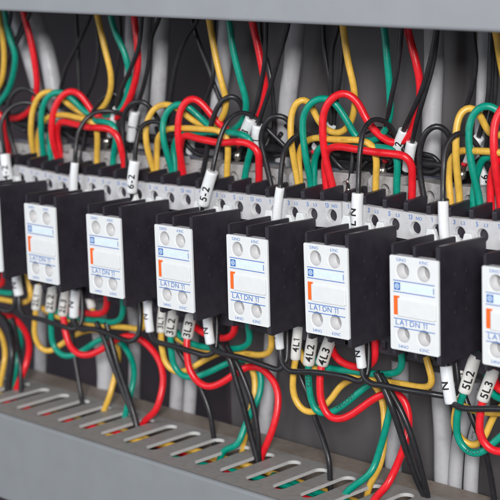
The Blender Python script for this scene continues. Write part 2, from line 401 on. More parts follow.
# ------------------------------------------------------------------ auxiliary contact blocks (white fronts)
AW, AH = 23.5, 37.6
def make_aux():
    root = empty('auxiliary_contact_block', (0, 0, 0))
    b = MB(); b.box(.5, AW-1.0, 5.4, 31, -AH+1, -1.5); b.box(1.5, AW-2, 31, 34, -AH+6, -7); b.build('housing', 'black', root, .3)
    def wall(x0, x1, ft, bt, fb, L, nm='partition'):
        w = MB(); w.prism([(1.0, .25), (1.0, ft-.4), (1.6, ft), (L, bt), (L, -AH-fb+1.2), (2.2, -AH-fb), (1.2, -AH-fb+.6), (1.2, -AH-.35), (1.25, -AH-.35), (1.25, .25)], 'x', x0, x1)
        return w.build(nm, 'black', root, .25)
    wall(0, 1.3, 4.3, 4.0, 3.2, 27); wall(10.6, 11.9, 4.5, 4.2, 3.2, 27)
    s = MB(); s.prism([(1.0, .25), (1.0, 5.0), (1.7, 5.4), (31, 4.6), (31, -AH-2.4), (2.0, -AH-3.9), (1.2, -AH-3.4), (1.2, -AH-.35), (1.25, -AH-.35), (1.25, .25)], 'x', AW-1.9, AW+.12)
    for yy in (11, 18.5):
        for zz in (-7, -14.5, -22): s.lathe((AW+.1, yy, zz), (1, 0, 0), [(0, 1.15), (.12, 1.1), (.13, .8)], 14)
    s.build('side_wall', 'black', root, .3)
    # front plate with four wells
    p = MB(); x1 = AW; holes = [(6.1, -5.9, 3.45, 5.2, 2.75), (16.2, -5.9, 3.45, 5.2, 2.75), (6.1, -AH+6.3, 3.45, 5.2, 2.75), (16.2, -AH+6.3, 3.45, 5.2, 2.75)]
    ol = [(.5, -AH), (x1-.5, -AH), (x1, -AH+.5), (x1, -.5), (x1-.5, 0), (.5, 0), (0, -.5), (0, -AH+.5)]
    for hh in holes:
        q = MB(); d = MB()
        q.lathe((hh[0], .02, hh[1]), (0, 1, 0), [(0, hh[2]), (.12, hh[2]-.2), (.4, hh[2]-.3), (5.2, 2.7)], 28)
        fs = [f for f in q.bm.faces if len(f.verts) > 4 and f.calc_center_median().y < .1*S]
        bmesh.ops.delete(q.bm, geom=fs, context='FACES_ONLY'); q.build('terminal_well', 'shaded_well', root); d.bm.free()
    p.plate(ol, [(h0, h1, h2, .35, h2-.35) for h0, h1, h2, *_ in holes], 0)
    big = [f for f in p.bm.faces if len(f.verts) > 8]; bmesh.ops.delete(p.bm, geom=big, context='FACES_ONLY')
    for a, d in zip(ol, ol[1:]+ol[:1]):
        p.face([(a[0], 0, a[1]), (d[0], 0, d[1]), (d[0], .9, d[1]), (a[0], .9, a[1])])
    pl = p.build('front_plate', 'white', root)
    for hx, hz, *_ in holes:
        c = MB(); c.lathe((hx, 5.1, hz), (0, -1, 0), [(0, 2.3), (.8, 2.3), (1.1, 1.9)], 18); c.build('screw', 'tier', root)  # screws in dull grey, darkened for the shade at the well bottoms
    for xa, xb in ((1.35, 10.55), (11.95, AW-1.95)):
        g = MB(); g.box(xa, xb, 1.0, 4.2, -1.6, -.1); g.build('ledge', 'lgrey', root, .15)
    # printed marks
    t = MB(); y = -.045
    flat_text(t, '53NO', 5.6, -1.5, 1.25, y, 1.05, .004); flat_text(t, '61NC', 16.6, -1.5, 1.25, y, 1.05, .004)
    flat_text(t, '54NO', 6.3, -AH+1.6, 1.25, y, 1.05, .004); flat_text(t, '62NC', 16.6, -AH+1.6, 1.25, y, 1.05, .004)
    flat_text(t, 'LA1 DN 11', 10.3, -26.4, 2.15, y, 1.12, .006)
    for z in (-9.85, -14.35, -25.0, -28.5): t.box(1.6, AW-1.8, y, y+.03, z-.17, z+.17)
    t.box(2.0, 5.0, y, y+.03, -13.6, -10.6)
    t.box(21.0, 21.35, y, y+.03, -13.4, -10.9)
    t.build('lettering', 'blue', pl)
    e = MB(); e.box(5.3, 20.6, -.035, -.01, -13.6, -10.7); e.build('label_field', 'pale', pl)
    g = MB()
    for a in range(8):
        pass
    cxx, czz = 3.5, -12.1
    for k in range(16):                                   # ring mark in the square
        a0, a1 = 2*math.pi*k/16, 2*math.pi*(k+1)/16
        g.face([(cxx+r_*math.cos(a), -.075, czz+r_*math.sin(a)) for r_, a in ((1.05, a0), (1.05, a1), (.75, a1), (.75, a0))])
    for dz in (-.35, .1): g.face([(cxx-.5, -.075, czz+dz), (cxx+.5, -.075, czz+dz), (cxx+.5, -.075, czz+dz+.25), (cxx-.5, -.075, czz+dz+.25)])
    g.build('emblem', 'pale', pl)
    # orange indicator and the raised white slider
    q = MB(); q.prism([(1.9, -23.5), (3.7, -23.5), (3.7, -16.8), (4.6, -16.5), (4.7, -15.9), (1.9, -15.9)], 'y', -.3, -.01); q.build('indicator', 'orange', root, .1)
    q = MB(); q.prism([(4.1, -23.9), (AW-1.8, -23.9), (AW-1.1, -23.2), (AW-1.1, -17.4), (AW-1.8, -16.7), (4.1, -16.7)], 'y', -.8, -.01)
    q.build('slider', 'white', root, .35)
    return root
tl = [(-31, 193.5), (24, 203), (86, 213.7), (154.3, 224), (226.3, 234), (303.4, 242.5), (389.6, 254.5), (482, 265.5)]
a_labels = ['auxiliary contact block cut by the left edge, only its black side showing',
 'white fronted auxiliary contact block, first whole one from the left',
 'white fronted auxiliary contact block left below the 6-2 marker sleeve',
 'white fronted auxiliary contact block left below the 5-2 marker sleeve',
 'white fronted auxiliary contact block in the middle, above the 4L1 sleeve\'s left side',
 'white fronted auxiliary contact block directly above the 4L2 and 4L3 sleeves',
 'white fronted auxiliary contact block, nearest whole one, above the lone N sleeve on the right',
 'white fronted auxiliary contact block cut by the right edge']
ap = make_aux()
for n_, ((px, py), lab) in enumerate(zip(tl, a_labels)):
    o = ap if n_ == 0 else copy_tree(ap)
    p = at(px, py, 0); o.location = p*S
    o.rotation_euler = (0, math.radians((0, .5, .3, .2, .6, -.3, .2, 0)[n_]), math.radians((0, -.6, .5, -.3, .7, -.5, .4, 0)[n_]))
    tag(o, lab, 'contact block', 'auxiliary contact blocks clipped on the contactors')

# ------------------------------------------------------------------ upper wires
GL = 'wire loops rising over the contactors'; GJ = 'jumper wires between neighbouring contactors'
where = {-1: 'far left', 1: 'left of the 5-2 sleeve', 3: 'centre', 5: 'far right'}
D = {}
D[-1] = dict(
 ri=[(134,10,48),(134,16,50),(137,40,50),(138,64,51),(134,86,53),(126,106,55),(115,118,57),(102,118,57),(93,112,56),(86,102,54),(79,94,52),(71,91,50),(62,96,48),(55,107,46),(52,122,45),(53,142,46),(58,160,50),(60,172,50)],
 rj=[(59,172,51),(60,152,51),(57,134,49),(60,123,47),(74,124,45),(88,127,44),(102,128,44),(112,130,45),(118,138,46),(121,148,47),(124,162,49),(126,178,50)],
 yi=[(96,8,48),(97,15,50),(104,45,51),(111,74,53),(110,92,55),(102,108,57),(90,115,58),(78,111,57),(67,103,55),(58,95,53),(49,91,50),(41,94,48),(34,106,47),(31,126,46),(32,146,48),(34,158,50),(35,170,50)],
 yj=[(38,170,51),(37,152,52),(39,132,51),(46,119,49),(62,115,47),(76,117,46),(88,120,46),(95,124,46),(97,136,47),(97,160,50),(98,174,50)],
 gi=[(111,8,48),(111,16,48),(116,34,48),(124,52,49),(129,72,51),(127,96,54),(118,112,56),(104,118,57),(91,115,56),(81,108,55),(73,100,53),(65,94,51),(56,92,49),(47,98,47),(42,110,46),(41,130,46),(44,158,50),(45,171,50)],
 gj=[(51,171,51),(50,150,51),(50,134,51),(56,124,50),(72,121,49),(92,121,47),(106,122,46),(114,126,46),(116,138,47),(113,158,50),(113,176,50)])
D[1] = dict(
 ri=[(251,14,48),(252,21,50),(258,46,51),(263,72,52),(265,92,54),(260,114,56),(248,130,58),(234,133,57),(222,126,56),(213,117,54),(204,106,52),(196,99,50),(188,100,48),(181,110,46),(178,128,45),(179,148,46),(183,172,50),(184,187,50)],
 rj=[(182,187,51),(181,165,51),(180,146,48),(184,136,46),(200,139,44),(220,143,44),(238,142,44),(250,144,45),(258,151,46),(259,165,48),(259,182,50),(259,194,50)],
 yi=[(208,13,48),(209,20,50),(215,52,51),(222,84,52),(226,102,54),(222,118,56),(212,126,58),(198,123,57),(187,116,55),(177,108,53),(166,104,50),(155,108,48),(148,120,46),(146,136,45),(149,156,47),(154,172,50),(156,184,50)],
 yj=[(156,184,51),(157,168,51),(157,150,51),(158,138,50),(166,130,49),(184,128,47),(202,129,46),(218,131,46),(226,136,46),(228,148,47),(227,170,49),(227,188,50)],
 gi=[(228,14,48),(229,21,48),(233,48,48),(240,78,50),(246,104,53),(242,122,56),(230,131,57),(216,130,57),(206,123,56),(196,114,54),(187,106,51),(177,104,49),(169,110,47),(164,120,46),(163,136,45),(167,154,47),(172,172,50),(174,186,50)],
 gj=[(176,186,51),(175,164,51),(174,146,51),(180,135,50),(200,133,49),(228,132,47),(240,134,46),(248,137,46),(251,145,47),(248,160,49),(245,178,50),(245,192,50)])
D[3] = dict(
 ri=[(407,22,48),(408,30,50),(416,62,50),(420,88,52),(417,115,55),(407,138,57),(393,143,56),(379,135,55),(368,122,54),(358,103,52),(350,95,50),(341,93,48),(331,99,46),(324,112,45),(323,135,45),(326,160,47),(333,190,50),(334,204,50)],
 rj=[(327,204,51),(326,182,51),(325,162,49),(328,150,47),(338,147,45),(354,149,44),(376,152,44),(395,154,44),(405,156,45),(411,164,47),(412,180,49),(412,204,50)],
 yi=[(342,20,48),(343,27,50),(348,60,51),(354,90,53),(354,110,56),(348,127,58),(338,133,58),(326,129,57),(317,118,55),(311,106,53),(304,99,50),(297,102,48),(292,113,47),(291,135,46),(294,160,48),(298,185,50),(299,200,50)],
 yj=[(300,200,51),(300,178,51),(299,158,51),(303,144,50),(314,138,49),(330,139,47),(348,140,46),(362,141,46),(372,146,46),(376,158,47),(376,182,49),(376,202,50)],
 gi=[(383,21,48),(384,28,48),(387,60,48),(390,90,50),(390,115,53),(383,133,56),(370,141,57),(357,137,56),(349,124,54),(340,110,52),(332,101,50),(322,98,48),(312,102,46),(304,114,45),(303,132,45),(306,158,46),(311,185,50),(312,201,50)],
 gj=[(314,201,51),(314,176,51),(315,158,51),(321,147,50),(338,144,50),(360,147,49),(383,148,47),(393,151,47),(397,160,48),(397,180,49),(397,204,50)])
D[5] = dict(
 ri=[(560,40,50),(562,80,52),(555,110,56),(540,125,56),(526,112,53),(513,103,50),(502,108,48),(495,122,46),(494,145,45),(496,170,46),(500,200,50),(502,222,50)],
 rj=[(492,222,51),(491,195,51),(492,174,50),(498,162,48),(512,160,46),(530,164,46),(545,178,47),(548,222,50)],
 yi=[(494,26,48),(496,33,50),(500,58,52),(506,90,55),(508,118,58),(501,136,59),(492,136,58),(485,126,56),(479,114,53),(470,107,50),(462,111,48),(457,124,46),(456,145,45),(457,170,47),(459,195,50),(460,218,50)],
 yj=[(452,218,51),(450,195,51),(449,174,51),(452,158,50),(460,151,49),(475,151,47),(500,153,46),(520,158,47),(526,175,48),(528,222,50)],
 gi=[(520,30,48),(530,80,50),(532,115,54),(524,135,56),(512,130,55),(503,116,52),(493,107,50),(483,106,48),(474,113,47),(469,126,46),(469,145,46),(473,170,47),(479,198,50),(481,220,50)],
 gj=[(473,220,51),(474,190,51),(478,170,51),(484,158,50),(500,156,49),(520,160,48),(532,175,49),(533,222,50)])
place = {-1: 'leftmost group', 1: 'group by the 5-2 sleeve', 3: 'central group', 5: 'rightmost group'}
cname = {'r': 'red', 'y': 'yellow', 'g': 'green'}
for k, d in D.items():
    for key, pts in d.items():
        c = cname[key[0]]
        pr = None
        if key[0] == 'y': pr = [('A0075', (33+k*7 if key[1] == 'j' else 84+k*6), 1.05, VIEW, 1)]
        if key[1] == 'i': wire(c, f'tall {c} wire loop from the upper duct, {place[k]}', pts, group=GL, print_=pr)
        else: wire(c, f'bent {c} jumper wire crossing to the next contactor, {place[k]}', pts, group=GJ, print_=pr)

K = 'wblack'; GM = 'labelled black wires in front of the numbered terminals'
mk = [
 ('thin black wire with the 4-2 marker sleeve at the left edge', [(10,200,36),(9,184,34),(5,154,33.5),(2,140,34),(1,124,36),(6,112,39),(16,104,43),(27,102,47),(38,106,51),(50,117,55),(60,128,58),(70,136,60),(80,142,61)],
  (4.8,154,9.2,183.5,31.6,31.6,2.75,'sleeve','4-2',(.5,-.85,0),-1)),
 ('thin black wire with a plain white sleeve, second from the left', [(74,204,36),(74,194,34),(75,162,34),(76,142,35),(80,128,37),(88,117,41),(100,111,45),(112,111,49),(121,113,53),(129,120,57),(138,129,60),(146,138,61)],
  (75,162.5,73.6,193,31.8,31.8,2.0,'sleeve','',VIEW,-1)),
 ('thin black wire with the 6-2 marker sleeve', [(132,206,36),(132,193,34),(135,161,33.5),(136,142,35),(140,129,38),(148,122,42),(158,122,46),(168,126,50),(176,132,54),(184,141,58),(192,150,60),(200,155,61),(208,156,62)],
  (135,160.6,131.6,192,31.6,31.6,2.6,'sleeve','6-2',(.5,-.85,0),-1)),
 ('thin black wire with the tilted 5-2 marker sleeve', [(201,218,36),(203,204,34),(212,171,33.5),(216,153,35),(220,138,37),(226,124,40),(234,115,44),(243,112,48),(253,116,52),(262,124,55),(270,132,57),(280,142,59),(287,149,61)],
  (212.5,171,203,204.5,31.6,31.6,2.75,'sleeve','5-2',(.5,-.85,0),-1)),
 ('thin black wire with a plain white sleeve left of the central loops', [(275,232,36),(276,220,34),(280,187,33.5),(281,167,35),(284,152,38),(290,141,42),(299,134,46),(308,134,50),(318,143,54),(330,155,57),(340,167,60),(350,173,61),(360,170,62),(368,160,63)],
  (280.3,187.5,276.3,222,31.8,31.8,2.0,'sleeve','',VIEW,-1)),
 ('thin black wire with the sleeve lettered N L', [(357,240,36),(357,229,34),(358,194,33.5),(359,170,34),(361,146,36),(364,130,39),(370,121,43),(378,119,47),(387,123,51),(394,132,55),(400,143,57),(408,156,59),(416,168,61),(428,173,62),(440,169,63),(446,160,64)],
  (357.8,193,357.2,230,31.6,31.6,2.5,'sleeve','L N',(-.15,-1,0),-1)),
 ('thin black wire with a plain white sleeve at the right', [(446,252,36),(445,240,34),(443,201,33.5),(444,170,34),(446,147,37),(452,136,40),(460,132,43),(468,135,47),(476,144,50),(484,158,53),(491,173,56),(498,184,58)],
  (443.2,201,445,242,31.7,31.7,2.15,'sleeve','',VIEW,-1)),
]
for lab, pts, sl in mk: wire(K, lab, pts, sleeve=sl, group=GM)
GU = 'plain black wire loops behind the numbered terminals'
for lab, pts in [
 ('plain black wire loop at the far left edge, over the first terminals', [(18,166,50),(15,152,50),(10,136,49),(7,118,48),(9,102,48),(14,93,49),(22,88,51),(31,90,53),(38,97,56),(44,107,58),(50,118,60)]),
 ('plain black wire loop just left of the 6-2 sleeve', [(130,184,50),(128,172,50),(125,158,49),(123,138,48),(123,120,48),(127,109,48),(135,102,49),(144,102,51),(152,110,54),(158,120,57),(163,130,59)]),
 ('plain black wire loop just left of the 5-2 sleeve', [(198,190,50),(203,172,50),(207,152,49),(210,130,48),(215,112,48),(222,101,49),(231,96,51),(239,100,54),(244,112,57),(247,124,59),(248,134,61)]),
 ('plain black wire loop beside the central yellow loop', [(273,198,50),(270,180,50),(265,158,49),(261,138,48),(265,124,48),(273,116,49),(284,117,52),(292,126,55),(298,138,58),(302,150,60)]),
 ('plain black wire loop between the N L sleeve and the right sleeve', [(425,212,50),(424,198,50),(420,172,49),(420,150,48),(426,132,48),(436,125,50),(446,130,53),(452,141,56),(458,153,59)]),
 ]: wire(K, lab, pts, r=1.25, group=GU)
wire(K, 'low black wire arching left of the N L sleeve, ending in a metal lug', [(348,198,53),(349,186,53),(352,165,53),(354,148,54),(360,136,55),(370,130,56),(383,129,58),(393,134,60),(402,146,61)], r=1.1, ferrule=(348.5,190,53))
wire(K, 'black wire bowing behind the plain white sleeve on the left', [(80,170,52),(83,150,53),(87,128,54),(96,106,55),(107,95,56),(116,93,58),(119,103,60),(117,120,61)], r=1.15)
wire(K, 'thick black cable lying along the tops of the contactors', [(-60,104,64),(0,118,64),(60,130,64),(140,137,64),(210,144,64),(285,149,64),(360,157,64),(430,164,64),(520,176,64),(600,188,64)], r=2.2, name='black_cable', cat='cable')

GR = 'thin black wires hanging from the upper duct'
tagW = lambda a, b, txt='', r=2.2, Y=56: (a[0], a[1], b[0], b[1], Y, Y+2, r, 'sleeve', txt, (.5, -.8, 0), -1)
R_ = [
 ('black wire hanging in the top left corner, leftmost', [(11,8,50),(11,14,50),(8,28,52),(3,38,54),(-4,50,56)], None),
 ('black wire curving down left past the far left red wire', [(31,7,50),(30,13,50),(22,32,52),(12,52,54),(5,68,56),(2,85,58),(3,105,60)], None),
 ('black wire hanging close beside the curving left one', [(26,6,54),(25,13,54),(18,36,55),(10,56,57),(4,76,59),(6,98,60),(12,122,62),(26,131,63)], None),
 ('black wire sweeping down left in the dark gap', [(91,10,56),(90,16,56),(78,44,58),(66,68,60),(61,88,62),(58,106,62)], None),
 ('straight thin black wire against the dark panel at left', [(76,8,70),(76,15,70),(78,50,70),(79,88,70),(80,120,70)], None),
 ('black wire bowing beside the left yellow riser', [(95,8,58),(96,18,58),(98,56,59),(94,78,61),(86,98,62),(78,116,62)], None),
 ('black wire between the left yellow and green risers', [(120,10,54),(120,17,54),(120,44,55),(117,70,57),(113,96,60),(110,120,62)], None),
 ('black wire crossing the left red riser, ending in a small white sleeve', [(143,10,46),(142,18,46),(139,44,46),(130,70,48),(122,90,52),(117,110,56),(111,136,60),(108,148,62)], tagW((116.5,108), (110,136), '', 1.75)),
 ('black wire right of the left red riser with a broad white sleeve', [(160,12,54),(159,19,54),(152,36,54),(148,66,55),(142,92,57),(136,112,59),(131,140,61),(130,158,62)], tagW((135,111), (131,140), '1', 2.5, 58)),
 ('black wire bending down between two pale cables', [(199,14,56),(197,21,56),(186,38,57),(177,62,58),(172,86,60),(169,112,62),(166,130,63)], None),
 ('black wire crossing behind towards the yellow riser', [(191,14,62),(192,21,62),(198,40,62),(208,66,62),(214,84,62),(222,104,62)], None),
 ('black wire directly beside the left-centre yellow riser', [(214,14,58),(214,21,58),(213,50,58),(213,78,58),(207,98,60),(200,118,61),(193,140,62)], tagW((194,138), (190,152), '3', 2.2, 62)),
 ('black wire ending in the white sleeve lettered 3', [(266,16,46),(266,24,46),(265,60,47),(261,84,49),(256,106,50),(251,119,51),(243,142,53),(239,156,60)], tagW((251,118), (243,140), '3', 2.6, 51)),
 ('black wire crossing behind the left-centre red riser', [(260,16,60),(260,24,60),(262,42,60),(268,66,60),(272,88,60),(274,110,61),(274,140,62)], None),
 ('black wire ending in the white sleeve lettered 1', [(289,17,46),(288,25,46),(280,54,47),(273,78,49),(266,100,50),(258,126,52),(254,155,55)], tagW((258.5,125), (255,152), '1', 2.6, 52)),
 ('left one of three black wires meeting behind the central loops', [(323,18,60),(323,27,60),(325,54,60),(329,80,61),(331,104,62),(331,126,62),(334,150,63)], None),
 ('middle one of three black wires meeting behind the central loops', [(339,18,56),(338,28,56),(332,50,57),(331,80,59),(331,104,60),(331,124,60),(316,148,62),(313,164,62)], tagW((331.5,125), (316,148), '', 2.3, 60)),
 ('right one of three black wires meeting behind the central loops', [(343,22,58),(343,34,58),(342,56,58),(339,84,59),(335,108,61),(333,130,62),(336,150,63)], None),
 ('black wire hanging beside the right green riser', [(402,20,46),(401,30,46),(399,55,46),(396,78,47),(390,105,50),(386,125,54),(381,145,60)], None),
 ('black wire ending in the left white sleeve beside the right red riser', [(437,22,43),(436,32,43),(431,58,43),(424,84,45),(412,112,49),(404,130,54),(396,152,58),(390,164,60)], tagW((404,130), (396,153), '2', 2.3)),
 ('black wire ending in the right white sleeve beside the right red riser', [(438,22,47),(437,33,47),(433,62,47),(426,90,47),(418,118,50),(412,142,55),(407,168,59),(404,180,60)], tagW((412,142), (407.5,170), '1', 2.4, 57)),
 ('bowed black wire left of the rightmost pale cable', [(473,24,56),(473,34,56),(476,58,57),(474,80,58),(469,99,60),(464,112,61)], None),
 ('black wire on the rightmost pale cable, ending in a white sleeve', [(491,26,54),(491,36,54),(490,64,54),(488,98,56),(482,126,58),(479,136,60),(467,168,62),(463,178,62)], tagW((479,137), (466,168), '', 2.2, 60)),
 ('black wire at the right edge ending in a sleeve lettered 6', [(497,28,56),(496,40,56),(495,98,58),(487,135,60),(485,160,61),(486,190,62)], tagW((484.5,165), (486,189), '-6', 2.2, 60)),
 ]
for lab, pts, sl in R_: wire(K, lab, pts, r=1.08, sleeve=sl, group=GR)
wire('green', 'green wire riser in the top left corner', [(4,5,50),(5,12,50),(9,36,51),(15,54,53),(14,72,55),(8,90,57),(-2,104,58)], r=1.6)
wire('red', 'red wire at the far left curling back to the left edge', [(23,6,50),(24,13,50),(30,38,51),(35,64,53),(37,88,55),(31,108,57),(20,117,58),(8,118,58),(-4,112,57),(-14,100,55)])
wire('red', 'short red jumper end dropping in at the left edge', [(-30,108,45),(-14,110,44),(-2,113,45),(4,122,47),(7,140,49),(9,162,50)])
wire('yellow', 'yellow wire riser at the left edge', [(-2,8,50),(0,22,50),(3,40,51),(4,60,53),(1,82,55),(-8,96,57)])
for n_, (x, y, Y) in enumerate(((107,141,57), (238,155,58), (312,161,58), (383,170,58), (462,174,58))):
    lab = ['left of the 6-2 sleeve', 'below the sleeve lettered 3', 'behind the central green loop', 'right of the N L sleeve', 'behind the rightmost yellow loop'][n_]
    root = at(x, y, Y)
    mm = MB(); mm.lathe((0, 0, 0), (.25, .1, 1), [(-4.5, 1.0), (-2, 1.2), (-1.6, 1.9), (1.2, 1.9), (1.4, 1.2), (3.6, 1.1)], 14)
    o = mm.build('crimp_lug', 'metal'); o.location = root*S; tag(o, 'shiny crimped metal lug '+lab, 'wire lug', 'crimp lugs on the rear terminals')
    mm = MB(); mm.lathe((.9, .2, 3.6), (.25, .1, 1), [(0, 1.3), (1.1, 1.3)], 12); mm.build('insulation', 'red', o)

rt = random.Random(5)
for n_ in range(12):
    x = -30+n_*45+rt.uniform(-14, 14); y = 118+x*.1+rt.uniform(-6, 6); a = []
    up_ = n_ % 3 == 0
    for q in range(6):
        a.append((x+q*rt.uniform(9, 16), y+(rt.uniform(-9, 17) if not up_ else 22-rt.uniform(2, 11)*q), 61+rt.uniform(0, 8)))
    wire(K, 'thin black wire tangled low behind the coloured loops', a, r=1.05, group='tangled thin black wires behind the loops')
# ------------------------------------------------------------------ pale grey cables behind
GC = 'pale grey cables against the back panel'
for lab, pts, r in [
 ('broad pale cable slanting down in the top left corner', [(20,-20,70),(34,15,70),(46,50,70),(54,92,70),(60,150,70)], 4.6),
 ('second pale cable slanting in the top left corner', [(0,-10,73),(13,15,73),(26,50,73),(38,92,73),(50,150,73)], 3.3),
 ('narrow pale cable behind the left red riser', [(131,0,72),(130,40,72),(129,100,72),(128,160,72)], 2.6),
 ('grey cable right of the left red riser', [(146,0,74),(145,40,74),(142,100,74),(138,160,74)], 3.4),
 ('pale cable behind the left-centre yellow loop', [(165,-5,70),(163,20,70),(158,100,70),(155,170,70)], 3.9),
 ('pale cable behind the left-centre yellow riser', [(228,0,70),(226,40,70),(219,100,70),(214,190,70)], 4.0),
 ('smudged pale cable left of the central loops', [(297,0,70),(295,40,70),(288,100,70),(282,190,70)], 4.2),
 ('thick grey cable right of the right red riser', [(434,0,72),(434,60,72),(432,120,72),(430,210,72)], 4.3),
 ('white cable behind the rightmost black risers', [(485,0,70),(484,60,70),(482,120,70),(478,220,70)], 2.9),
 ('pale cable at lower left behind the 2L1 yellow loop', [(42,290,72),(41,330,72),(40,400,72),(40,440,72)], 3.4),
 ('broad pale cable behind the lower left crossing red wire', [(96,290,70),(100,330,70),(106,370,70),(104,420,70),(103,440,70)], 4.8),
 ('pale cable behind the 3L1 sleeve', [(131,290,74),(135,340,74),(134,400,74),(134,440,74)], 3.2),
 ('grey cable beneath the 3L2 green loop', [(180,320,72),(178,370,72),(176,420,72),(175,460,72)], 3.6),
 ('pale cable beneath the 3L3 red loop', [(193,320,70),(192,360,70),(189,420,70),(188,460,70)], 3.4),
 ('pale cable behind the lower middle red wire', [(272,330,70),(270,370,70),(266,420,70),(265,470,70)], 3.6),
 ('pale cable behind the right pair of dropping black wires', [(400,360,74),(400,400,74),(395,440,74),(392,490,74)], 4.0),
 ('pale cable under the lone N sleeve on the right', [(441,370,72),(441,400,72),(443,440,72),(444,510,72)], 4.2),
 ('pale cable slanting behind the 5L2 green loop', [(474,380,71),(468,410,71),(459,440,71),(452,510,71)], 3.2),
 ('white cable with small black printing under the 5L2 green loop', [(484,390,71),(480,420,71),(473,450,71),(470,510,71)], 3.3),
 ]:
    if pts[0][1] > 200: pts = pts[:-1]+[(pts[-1][0], pts[-1][1]+45, pts[-1][2])]
    wire('cable', lab, pts, r=r, group=GC, name='grey_cable', cat='cable', print_=[('NW NSW NW NSW', 8, 1.5, (.1,-.9,.1), 1)] if 'printing' in lab else None)

# ------------------------------------------------------------------ lower wires
def low(c, lab, pts, sl=None, g='wires looping below the contact blocks', **kw): return wire(c, lab, pts, sleeve=sl, group=g, **kw)
def sv(x0, y0, x1, y1, txt, r=2.6, Y0=39, Y1=38, nd=(.55,-.8,.1)): return (x0, y0, x1, y1, Y0, Y1, r, 'sleeve2', txt, nd, -1)
# set 1, far left
low('red', 'red wire bending down into the duct at the far left edge', [(-12,318,44),(2,315,46),(12,317,47),(21,325,48),(28,338,48),(29,352,47),(25,368,45),(16,389,'D')])
low('green', 'green wire bending down into the duct at the far left edge', [(-10,318,47),(3,315,48),(12,320,49),(19,332,49),(20,346,48),(17,362,46),(13,387,'D')])
low('yellow', 'yellow wire dropping at the very left edge', [(-12,322,46),(-3,328,47),(3,340,48),(5,356,47),(0,386,'D')])
low(K, 'thick black wire dropping at the far left', [(-6,312,40),(4,320,41),(10,334,42),(12,352,43),(8,390,'D')], r=1.9)
low(K, 'thin black wire dropping beside the far left red wire', [(12,318,44),(17,340,45),(20,362,45),(21,392,'D')], r=1.2)
# set 2
low('yellow', 'yellow wire with the leftmost 2L1 marker sleeve', [(39,282,40),(36,309,38),(34,326,38),(36,340,39),(42,349,41),(50,351,43),(62,344,46),(75,335,49),(92,330,52),(108,334,53),(117,346,53),(118,362,52),(114,380,49),(109,398,44),(104,410,'D')], sv(39.5,284,36,309,'2L1',2.4))
low('green', 'green wire with the 2L2 marker sleeve', [(54,284,40),(51,311,38),(51,330,38),(54,346,39),(62,355,40),(71,356,42),(83,350,45),(97,341,48),(110,337,51),(122,344,52),(131,358,52),(134,374,51),(131,392,48),(125,416,'D')], sv(54,284,50.5,311,'2L2',2.75))
low('red', 'red wire with the 2L3 marker sleeve', [(67,288,40),(64,315,37),(65,332,36),(69,344,36),(77,353,37),(88,355,39),(101,350,42),(116,340,45),(128,336,47),(140,339,48),(152,349,48),(160,362,48),(163,378,47),(161,394,45),(156,410,41),(144,422,'D')], sv(67,288,62.8,315,'2L3',2.6))
# set 3
low('yellow', 'yellow wire with the 3L1 marker sleeve', [(163,306,40),(161,333,38),(162,350,38),(168,366,39),(177,372,41),(189,369,44),(201,362,47),(213,356,49),(228,351,52),(243,356,53),(252,369,53),(255,387,52),(252,405,50),(248,424,46),(243,445,'D')], sv(163,306,161,332,'3L1',2.2))
low('green', 'green wire with the 3L2 marker sleeve', [(175,308,40),(171,336,38),(171,354,38),(175,368,39),(183,376,40),(194,377,42),(209,372,45),(228,363,48),(244,359,51),(256,365,52),(261,378,52),(259,396,50),(252,410,47),(245,426,44),(238,444,40),(224,451,'D')], sv(175,308,170.5,335,'3L2',2.85))
low('red', 'red wire with the 3L3 marker sleeve', [(193,310,40),(187,338,37),(187,358,36),(191,373,36),(199,383,37),(209,387,38),(221,383,40),(236,373,43),(247,367,45),(258,367,47),(269,375,48),(277,389,48),(278,405,47),(274,424,45),(268,441,42),(262,455,'D')], sv(192.5,312,187.2,337,'3L3',2.85))
# set 4
low('yellow', 'yellow wire with the 4L1 marker sleeve', [(302,312,40),(295,360,38),(293,380,38),(295,398,39),(303,410,40),(314,412,42),(328,402,45),(342,385,48),(356,378,51),(370,381,53),(380,394,53),(384,416,52),(384,442,50),(380,464,46),(370,485,'D')], sv(300,319,295.3,359,'4L1',2.35))
low('green', 'green wire with the 4L2 marker sleeve and black printing', [(315,330,40),(308,366,38),(309,386,38),(312,402,39),(318,412,40),(329,413,42),(341,407,45),(354,397,48),(366,387,51),(378,381,53),(389,387,53),(391,402,52),(387,424,50),(380,448,47),(371,472,43),(346,493,'D')], sv(314.5,330,308.6,364.5,'4L2',2.65),
    print_=[('A0075', 18, 2.0, VIEW, 1), ('VECO07', 48, 2.0, (.2,-.8,.6), 1)])
low('red', 'red wire with the 4L3 marker sleeve', [(333,332,40),(321,365,37),(320,388,36),(323,406,36),(330,417,37),(340,419,38),(352,414,40),(368,403,43),(382,395,45),(394,393,47),(403,398,48),(408,412,48),(408,430,47),(403,450,45),(396,468,42),(388,484,38),(374,500,'D')], sv(331,338,321.8,364,'4L3',2.85))
